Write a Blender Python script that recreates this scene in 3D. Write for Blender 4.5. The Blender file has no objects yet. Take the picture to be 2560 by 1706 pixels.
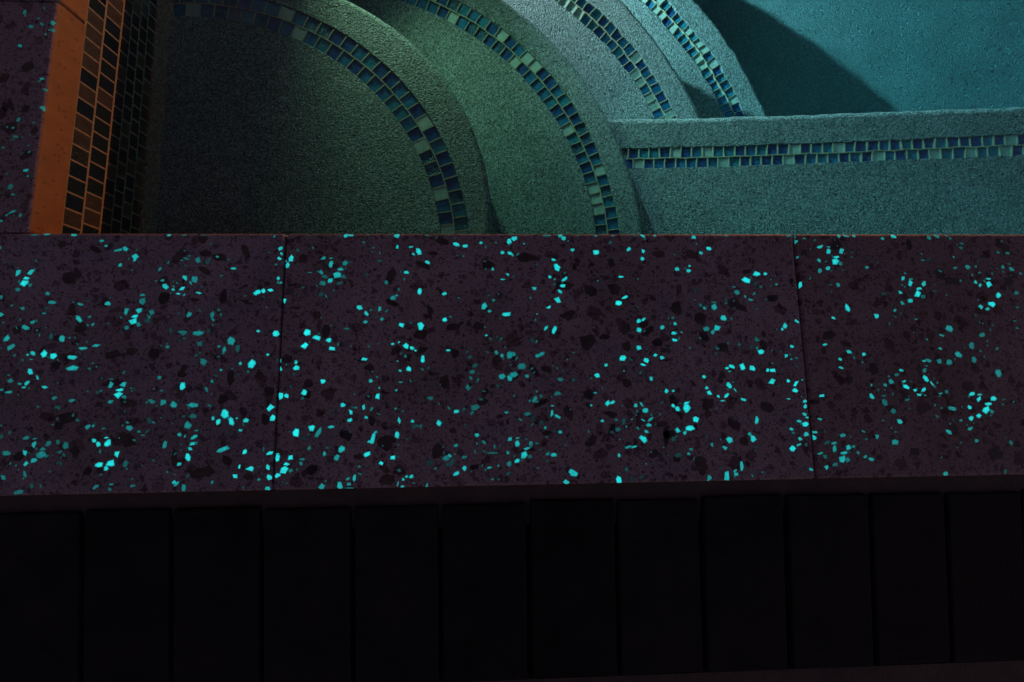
import bpy, bmesh, math, random
from mathutils import Matrix, Vector
random.seed(7)
C = bpy.context.scene.collection
SC = bpy.context.scene

# ------------------------------------------------------------------ camera, sky, lamps, exposure
cam_d = bpy.data.cameras.new('camera')
cam_d.sensor_width = 36.0
cam_d.lens = 36.0 * 924.0 / 2560.0
cam_d.clip_start = 0.02
cam_d.clip_end = 500.0
cam = bpy.data.objects.new('camera', cam_d)
C.objects.link(cam)
m3 = Matrix(((0.999434, 0.008143, -0.032637), (-0.01147, 0.994605, -0.103102), (0.031622, 0.103418, 0.994135)))
cam.matrix_world = Matrix.Translation((0.54399, -0.17531, 0.43)) @ m3.to_4x4()
SC.camera = cam

world = bpy.data.worlds.new('World')
SC.world = world
world.use_nodes = True
wt = world.node_tree
wt.nodes.clear()
w_out = wt.nodes.new('ShaderNodeOutputWorld')
w_bg = wt.nodes.new('ShaderNodeBackground')
w_sky = wt.nodes.new('ShaderNodeTexSky')
w_sky.sky_type = 'NISHITA'
w_sky.sun_disc = False
w_sky.sun_elevation = math.radians(-3.0)
w_sky.sun_rotation = math.radians(120)
w_mix = wt.nodes.new('ShaderNodeMix')
w_mix.data_type = 'RGBA'
w_mix.blend_type = 'MULTIPLY'
w_mix.inputs[0].default_value = 1.0
w_mix.inputs[7].default_value = (0.80, 0.56, 0.60, 1)      # city glow on a night sky
wt.links.new(w_sky.outputs[0], w_mix.inputs[6])
wt.links.new(w_mix.outputs[2], w_bg.inputs[0])
wt.links.new(w_bg.outputs[0], w_out.inputs[0])
w_bg.inputs[1].default_value = 0.15*10

def lamp(name, loc, power, color, radius, spot=None, aim=None, blend=0.5):
    d = bpy.data.lights.new(name, 'SPOT' if spot else 'POINT')
    d.energy = power
    d.color = color
    d.shadow_soft_size = radius
    o = bpy.data.objects.new(name, d)
    o.location = loc
    if spot:
        d.spot_size = math.radians(spot)
        d.spot_blend = blend
        o.rotation_euler = (Vector(aim) - Vector(loc)).to_track_quat('-Z', 'Y').to_euler()
    C.objects.link(o)
    return o

# the pool's underwater lamp, just past the top of the picture, and the warm garden lamp low beyond the far coping
lamp('underwater_wall_lamp', (0.03, 1.25, -0.43), 318.0, (1.70, 1.02, 0.90), 0.012, 142, (0.03 + 0.98, 1.25 + 0.14, -0.43 - 0.13), 1.0)
lamp('step_bounce_fill', (0.26, 0.80, -0.108), 11.0, (0.68, 1.0, 0.58), 0.03, 88, (0.26 + 0.54, 0.80 - 0.84, -0.108 - 0.15), 1.0)  # added unseen spot, stands in for pool light reflected off the water's underside
lamp('bench_bounce_fill', (0.34, 1.20, -0.09), 45.0, (1.05, 1.0, 0.93), 0.006, 50, (1.35, 0.10, -0.42), 1.0)  # second added spot, lights the bench in place of surface-reflected pool light
lamp('warm_garden_lamp', (2.9, 2.7, -0.022), 150.0, (1.0, 0.30, 0.06), 0.0, 80, (0.2, 0.2, -0.022), 0.6)

SC.view_settings.view_transform = 'Standard'
SC.view_settings.look = 'None'
SC.view_settings.exposure = 0.0
SC.view_settings.gamma = 1.0
SC.view_settings.use_curve_mapping = False
SC.render.engine = 'CYCLES'
SC.cycles.max_bounces = 10
SC.cycles.diffuse_bounces = 4
SC.cycles.glossy_bounces = 3
SC.cycles.transmission_bounces = 6
SC.cycles.caustics_refractive = True
SC.cycles.caustics_reflective = True
SC.cycles.sample_clamp_indirect = 2.0
SC.cycles.blur_glossy = 0.5
SC.cycles.use_denoising = True

# ------------------------------------------------------------------ measurements (metres; origin = inner corner of the coping top)
Z_WATER = -0.0755
Z1, Z2, ZB, Z3, Z4, ZF = -0.20, -0.38, -0.42, -0.58, -0.78, -1.00
POOL_X, POOL_Y = 4.2, 3.4
TILE = 0.0228
# ------------------------------------------------------------------ materials
def new_mat(name):
    m = bpy.data.materials.new(name)
    m.use_nodes = True
    nt = m.node_tree
    b = nt.nodes['Principled BSDF']
    return m, nt, b

def node(nt, kind, **kw):
    n = nt.nodes.new(kind)
    for k, v in kw.items():
        setattr(n, k, v)
    return n

def coords(nt, scale=1.0):
    g = node(nt, 'ShaderNodeNewGeometry')
    return g.outputs['Position']

def vor(nt, pos, scale, feature='F1', rnd=1.0):
    v = node(nt, 'ShaderNodeTexVoronoi', feature=feature)
    v.inputs['Scale'].default_value = scale
    v.inputs['Randomness'].default_value = rnd
    nt.links.new(pos, v.inputs['Vector'])
    return v

def noise(nt, pos, scale, detail=3.0, rough=0.6):
    v = node(nt, 'ShaderNodeTexNoise')
    v.inputs['Scale'].default_value = scale
    v.inputs['Detail'].default_value = detail
    v.inputs['Roughness'].default_value = rough
    nt.links.new(pos, v.inputs['Vector'])
    return v

def ramp(nt, val, stops):
    r = node(nt, 'ShaderNodeValToRGB')
    el = r.color_ramp.elements
    while len(el) < len(stops):
        el.new(0.5)
    for e, (p, c) in zip(el, stops):
        e.position = p
        e.color = (*c, 1) if len(c) == 3 else c
    nt.links.new(val, r.inputs[0])
    return r.outputs[0]

def mixc(nt, fac, a, b, mode='MIX'):
    m = node(nt, 'ShaderNodeMix', data_type='RGBA', blend_type=mode)
    for s, v in ((0, fac), (6, a), (7, b)):
        if hasattr(v, 'node'):
            nt.links.new(v, m.inputs[s])
        elif s == 0:
            m.inputs[0].default_value = v
        else:
            m.inputs[s].default_value = (*v, 1)
    return m.outputs[2]

def math_(nt, op, a, b=0.0, clamp=False):
    m = node(nt, 'ShaderNodeMath', operation=op, use_clamp=clamp)
    for i, v in enumerate((a, b)):
        if hasattr(v, 'node'):
            nt.links.new(v, m.inputs[i])
        else:
            m.inputs[i].default_value = v
    return m.outputs[0]

def bump(nt, b, height, dist, strength=1.0):
    n = node(nt, 'ShaderNodeBump')
    n.inputs['Distance'].default_value = dist
    n.inputs['Strength'].default_value = strength
    nt.links.new(height, n.inputs['Height'])
    nt.links.new(n.outputs[0], b.inputs['Normal'])

def plaster_mat(name='pebble_plaster', soft=False):
    m, nt, b = new_mat(name)
    p = coords(nt)
    n1 = noise(nt, p, 370, 3, 0.7)
    v1 = vor(nt, p, 420)
    n2 = noise(nt, p, 6, 6, 0.65)
    grain = math_(nt, 'ADD', math_(nt, 'MULTIPLY', n1.outputs[0], 0.6), math_(nt, 'MULTIPLY', v1.outputs['Color'], 0.4))
    c = ramp(nt, grain, [(0.30, (0.02, 0.02, 0.02)), (0.41, (0.13, 0.14, 0.135)), (0.54, (0.23, 0.24, 0.235)), (0.72, (0.47, 0.48, 0.46))])
    if soft:  # floor variant: water haze painted in as flatter grain contrast
        c = ramp(nt, grain, [(0.30, (0.09, 0.10, 0.095)), (0.5, (0.20, 0.21, 0.205)), (0.74, (0.33, 0.34, 0.33))])
    blotch = ramp(nt, n2.outputs[0], [(0.35, (0.74, 0.77, 0.76)), (0.65, (1.0, 1.0, 0.98))])
    nt.links.new(mixc(nt, 1.0, c, blotch, 'MULTIPLY'), b.inputs['Base Color'])
    b.inputs['Roughness'].default_value = 0.75
    v2 = vor(nt, p, 400, 'SMOOTH_F1')
    h = math_(nt, 'SUBTRACT', math_(nt, 'MULTIPLY', n1.outputs[0], 0.8), v2.outputs['Distance'])
    bump(nt, b, h, 0.0022 if soft else 0.0016, 1.0)
    return m

def stone_mat():
    m, nt, b = new_mat('terrazzo')
    p0 = coords(nt)
    nz = noise(nt, p0, 130, 2)
    vm = node(nt, 'ShaderNodeVectorMath', operation='MULTIPLY_ADD')
    nt.links.new(nz.outputs['Color'], vm.inputs[0])
    vm.inputs[1].default_value = (0.005, 0.005, 0.005)
    nt.links.new(p0, vm.inputs[2])
    p = vm.outputs[0]
    nb = noise(nt, p0, 7, 4)
    nb2 = noise(nt, p0, 16, 3)
    nf = noise(nt, p0, 420, 3, 0.7)
    base = ramp(nt, nb.outputs[0], [(0.30, (0.27, 0.225, 0.235)), (0.50, (0.335, 0.275, 0.32)), (0.70, (0.41, 0.345, 0.40))])
    col = mixc(nt, ramp(nt, nb2.outputs[0], [(0.55, (0, 0, 0)), (0.72, (0.5, 0.5, 0.5))]), base, (0.26, 0.29, 0.36))
    fine = ramp(nt, nf.outputs[0], [(0.34, (0.55, 0.55, 0.57)), (0.5, (1, 1, 1)), (0.68, (1.2, 1.18, 1.18))])
    col = mixc(nt, 0.85, col, fine, 'MULTIPLY')
    for sc, thr, gap, lo, hi in ((62, 0.74, 0.16, (0.42, 0.34, 0.34), (1.05, 1.0, 0.98)), (115, 0.62, 0.13, (0.36, 0.31, 0.34), (1.08, 1.02, 1.05)),
                                 (210, 0.55, 0.10, (0.34, 0.30, 0.33), (1.12, 1.08, 1.1)), (400, 0.62, 0.08, (0.3, 0.27, 0.3), (0.9, 0.85, 0.9))):
        v = vor(nt, p, sc)
        e = vor(nt, p, sc, 'DISTANCE_TO_EDGE')
        sx = node(nt, 'ShaderNodeSeparateColor')
        nt.links.new(v.outputs['Color'], sx.inputs[0])
        pick = math_(nt, 'GREATER_THAN', sx.outputs[0], thr)
        size = math_(nt, 'ADD', math_(nt, 'MULTIPLY', sx.outputs[1], 0.16), gap * 0.6)
        inside = math_(nt, 'MULTIPLY', math_(nt, 'SUBTRACT', e.outputs['Distance'], size), 22.0, True)
        k = math_(nt, 'MULTIPLY', inside, pick)
        tone = mixc(nt, sx.outputs[2], lo, hi)
        col = mixc(nt, k, col, mixc(nt, 1.0, col, tone, 'MULTIPLY'))
    oi = node(nt, 'ShaderNodeObjectInfo')
    col = mixc(nt, 1.0, col, oi.outputs['Color'], 'MULTIPLY')
    nt.links.new(col, b.inputs['Base Color'])
    b.inputs['Roughness'].default_value = 0.55
    b.inputs['Specular IOR Level'].default_value = 0.25
    bump(nt, b, nf.outputs[0], 0.0003, 0.5)
    return m

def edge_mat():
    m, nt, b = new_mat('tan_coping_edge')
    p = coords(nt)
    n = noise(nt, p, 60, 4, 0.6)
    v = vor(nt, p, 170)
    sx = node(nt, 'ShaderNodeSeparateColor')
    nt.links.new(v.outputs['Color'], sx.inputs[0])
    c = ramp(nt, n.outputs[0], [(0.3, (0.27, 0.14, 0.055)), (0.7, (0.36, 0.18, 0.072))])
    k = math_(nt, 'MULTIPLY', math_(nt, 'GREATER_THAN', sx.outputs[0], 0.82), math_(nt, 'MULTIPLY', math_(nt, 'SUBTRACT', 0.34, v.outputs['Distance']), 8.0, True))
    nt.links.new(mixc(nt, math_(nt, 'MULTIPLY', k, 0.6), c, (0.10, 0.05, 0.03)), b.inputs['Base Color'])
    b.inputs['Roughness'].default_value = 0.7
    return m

def dark_stone_mat():
    m, nt, b = new_mat('dark_aggregate')
    p = coords(nt)
    n = noise(nt, p, 28, 4)
    nt.links.new(ramp(nt, n.outputs[0], [(0.32, (0.02, 0.02, 0.035)), (0.5, (0.07, 0.056, 0.058)), (0.68, (0.13, 0.10, 0.10))]), b.inputs['Base Color'])
    b.inputs['Roughness'].default_value = 0.5
    return m

def glow_mat():
    m, nt, b = new_mat('glow_in_the_dark_stone')
    a = node(nt, 'ShaderNodeAttribute', attribute_name='charge')
    p = coords(nt)
    n = noise(nt, p, 330, 2)
    var = math_(nt, 'ADD', math_(nt, 'MULTIPLY', n.outputs[0], 1.1), 0.42)
    b.inputs['Base Color'].default_value = (0.12, 0.34, 0.31, 1)
    b.inputs['Emission Color'].default_value = (0.010, 0.78, 0.79, 1)
    nt.links.new(math_(nt, 'MULTIPLY', a.outputs['Fac'], var), b.inputs['Emission Strength'])
    b.inputs['Roughness'].default_value = 0.5
    m.cycles.emission_sampling = 'NONE'
    return m

def grout_mat(name='sanded_grout', k=1.0):
    m, nt, b = new_mat(name)
    p = coords(nt)
    n = noise(nt, p, 500, 3)
    nt.links.new(ramp(nt, n.outputs[0], [(0.3, (0.24 * k, 0.21 * k, 0.13 * k)), (0.7, (0.46 * k, 0.40 * k, 0.27 * k))]), b.inputs['Base Color'])
    b.inputs['Roughness'].default_value = 0.85
    bump(nt, b, n.outputs[0], 0.0006, 0.6)
    return m

def tile_mat(name, ca, cb, rough=0.09, crackle=False):
    m, nt, b = new_mat(name)
    p = coords(nt)
    n = noise(nt, p, 130, 2)
    nt.links.new(ramp(nt, n.outputs[0], [(0.35, ca), (0.7, cb)]), b.inputs['Base Color'])
    b.inputs['Roughness'].default_value = rough
    b.inputs['IOR'].default_value = 1.7
    b.inputs['Coat Weight'].default_value = 0.5
    n3 = noise(nt, p, 240 if crackle else 70, 3 if crackle else 1)
    bump(nt, b, n3.outputs[0], 0.004 if crackle else 0.0012, 1.0 if crackle else 0.5)
    return m

def face_mat():
    m, nt, b = new_mat('mortar')
    p = coords(nt)
    n = noise(nt, p, 25, 5, 0.7)
    n2 = noise(nt, p, 300, 3)
    c = ramp(nt, n.outputs[0], [(0.3, (0.07, 0.055, 0.05)), (0.7, (0.125, 0.095, 0.085))])
    nt.links.new(c, b.inputs['Base Color'])
    b.inputs['Roughness'].default_value = 0.9
    bump(nt, b, n2.outputs[0], 0.001, 0.8)
    return m

def paver_mat():
    m, nt, b = new_mat('charcoal_clay_paver')
    p = coords(nt)
    n = noise(nt, p, 18, 5, 0.65)
    n2 = noise(nt, p, 350, 3)
    oi = node(nt, 'ShaderNodeObjectInfo')
    c = ramp(nt, n.outputs[0], [(0.3, (0.007, 0.007, 0.010)), (0.6, (0.018, 0.0175, 0.021)), (0.8, (0.03, 0.023, 0.02))])
    tone = math_(nt, 'ADD', math_(nt, 'MULTIPLY', oi.outputs['Random'], 0.5), 0.75)
    cb = node(nt, 'ShaderNodeCombineColor')
    for i in range(3):
        nt.links.new(tone, cb.inputs[i])
    nt.links.new(mixc(nt, 1.0, c, cb.outputs[0], 'MULTIPLY'), b.inputs['Base Color'])
    b.inputs['Roughness'].default_value = 0.85
    b.inputs['Specular IOR Level'].default_value = 0.2
    bump(nt, b, n2.outputs[0], 0.0008, 0.7)
    return m

def soil_mat():
    m, nt, b = new_mat('sand_bed')
    p = coords(nt)
    n = noise(nt, p, 40, 5)
    nt.links.new(ramp(nt, n.outputs[0], [(0.3, (0.01, 0.009, 0.009)), (0.7, (0.025, 0.02, 0.018))]), b.inputs['Base Color'])
    b.inputs['Roughness'].default_value = 0.95
    return m

def water_mat():
    m, nt, b = new_mat('pool_water')
    nt.nodes.remove(b)
    out = [n for n in nt.nodes if n.type == 'OUTPUT_MATERIAL'][0]
    r = node(nt, 'ShaderNodeBsdfGlass')
    r.inputs['IOR'].default_value = 1.333
    r.inputs['Roughness'].default_value = 0.0
    p = coords(nt)
    n = noise(nt, p, 11, 3, 0.55)
    bp = node(nt, 'ShaderNodeBump')
    bp.inputs['Distance'].default_value = 0.0014
    bp.inputs['Strength'].default_value = 0.6
    nt.links.new(n.outputs[0], bp.inputs['Height'])
    nt.links.new(bp.outputs[0], r.inputs['Normal'])
    nt.links.new(r.outputs[0], out.inputs['Surface'])
    v = node(nt, 'ShaderNodeVolumeAbsorption')
    v.inputs['Color'].default_value = (0.26, 0.89, 0.975, 1)
    v.inputs['Density'].default_value = 1.25
    nt.links.new(v.outputs[0], out.inputs['Volume'])
    return m

FLOOR_PLASTER = plaster_mat('hazed_floor_plaster', True)
PLASTER, STONE, DARK, GLOWM = plaster_mat(), stone_mat(), dark_stone_mat(), glow_mat()
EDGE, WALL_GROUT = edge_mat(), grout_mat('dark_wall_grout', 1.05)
GROUT, MORTAR, PAVER, SOIL, WATER = grout_mat(), face_mat(), paver_mat(), soil_mat(), water_mat()
TILES = [tile_mat('navy_glass_tile', (0.006, 0.045, 0.14), (0.015, 0.095, 0.25)),
         tile_mat('blue_glass_tile', (0.01, 0.10, 0.20), (0.02, 0.18, 0.32)),
         tile_mat('teal_glass_tile', (0.012, 0.13, 0.20), (0.025, 0.22, 0.29)),
         tile_mat('pale_glass_tile', (0.30, 0.38, 0.34), (0.42, 0.50, 0.42), 0.3),
         tile_mat('crackled_glass_tile', (0.01, 0.05, 0.12), (0.05, 0.16, 0.2), 0.12, True)]
WALL_TILES = [tile_mat('midnight_glass_tile', (0.006, 0.014, 0.03), (0.010, 0.026, 0.05)),
              tile_mat('ink_glass_tile', (0.012, 0.024, 0.045), (0.018, 0.038, 0.065)),
              tile_mat('sea_glass_tile', (0.014, 0.030, 0.038), (0.022, 0.045, 0.052)),
              tile_mat('smoky_glass_tile', (0.05, 0.05, 0.048), (0.09, 0.085, 0.075), 0.3),
              tile_mat('speckled_glass_tile', (0.01, 0.02, 0.03), (0.04, 0.06, 0.07), 0.12, True)]
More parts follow.
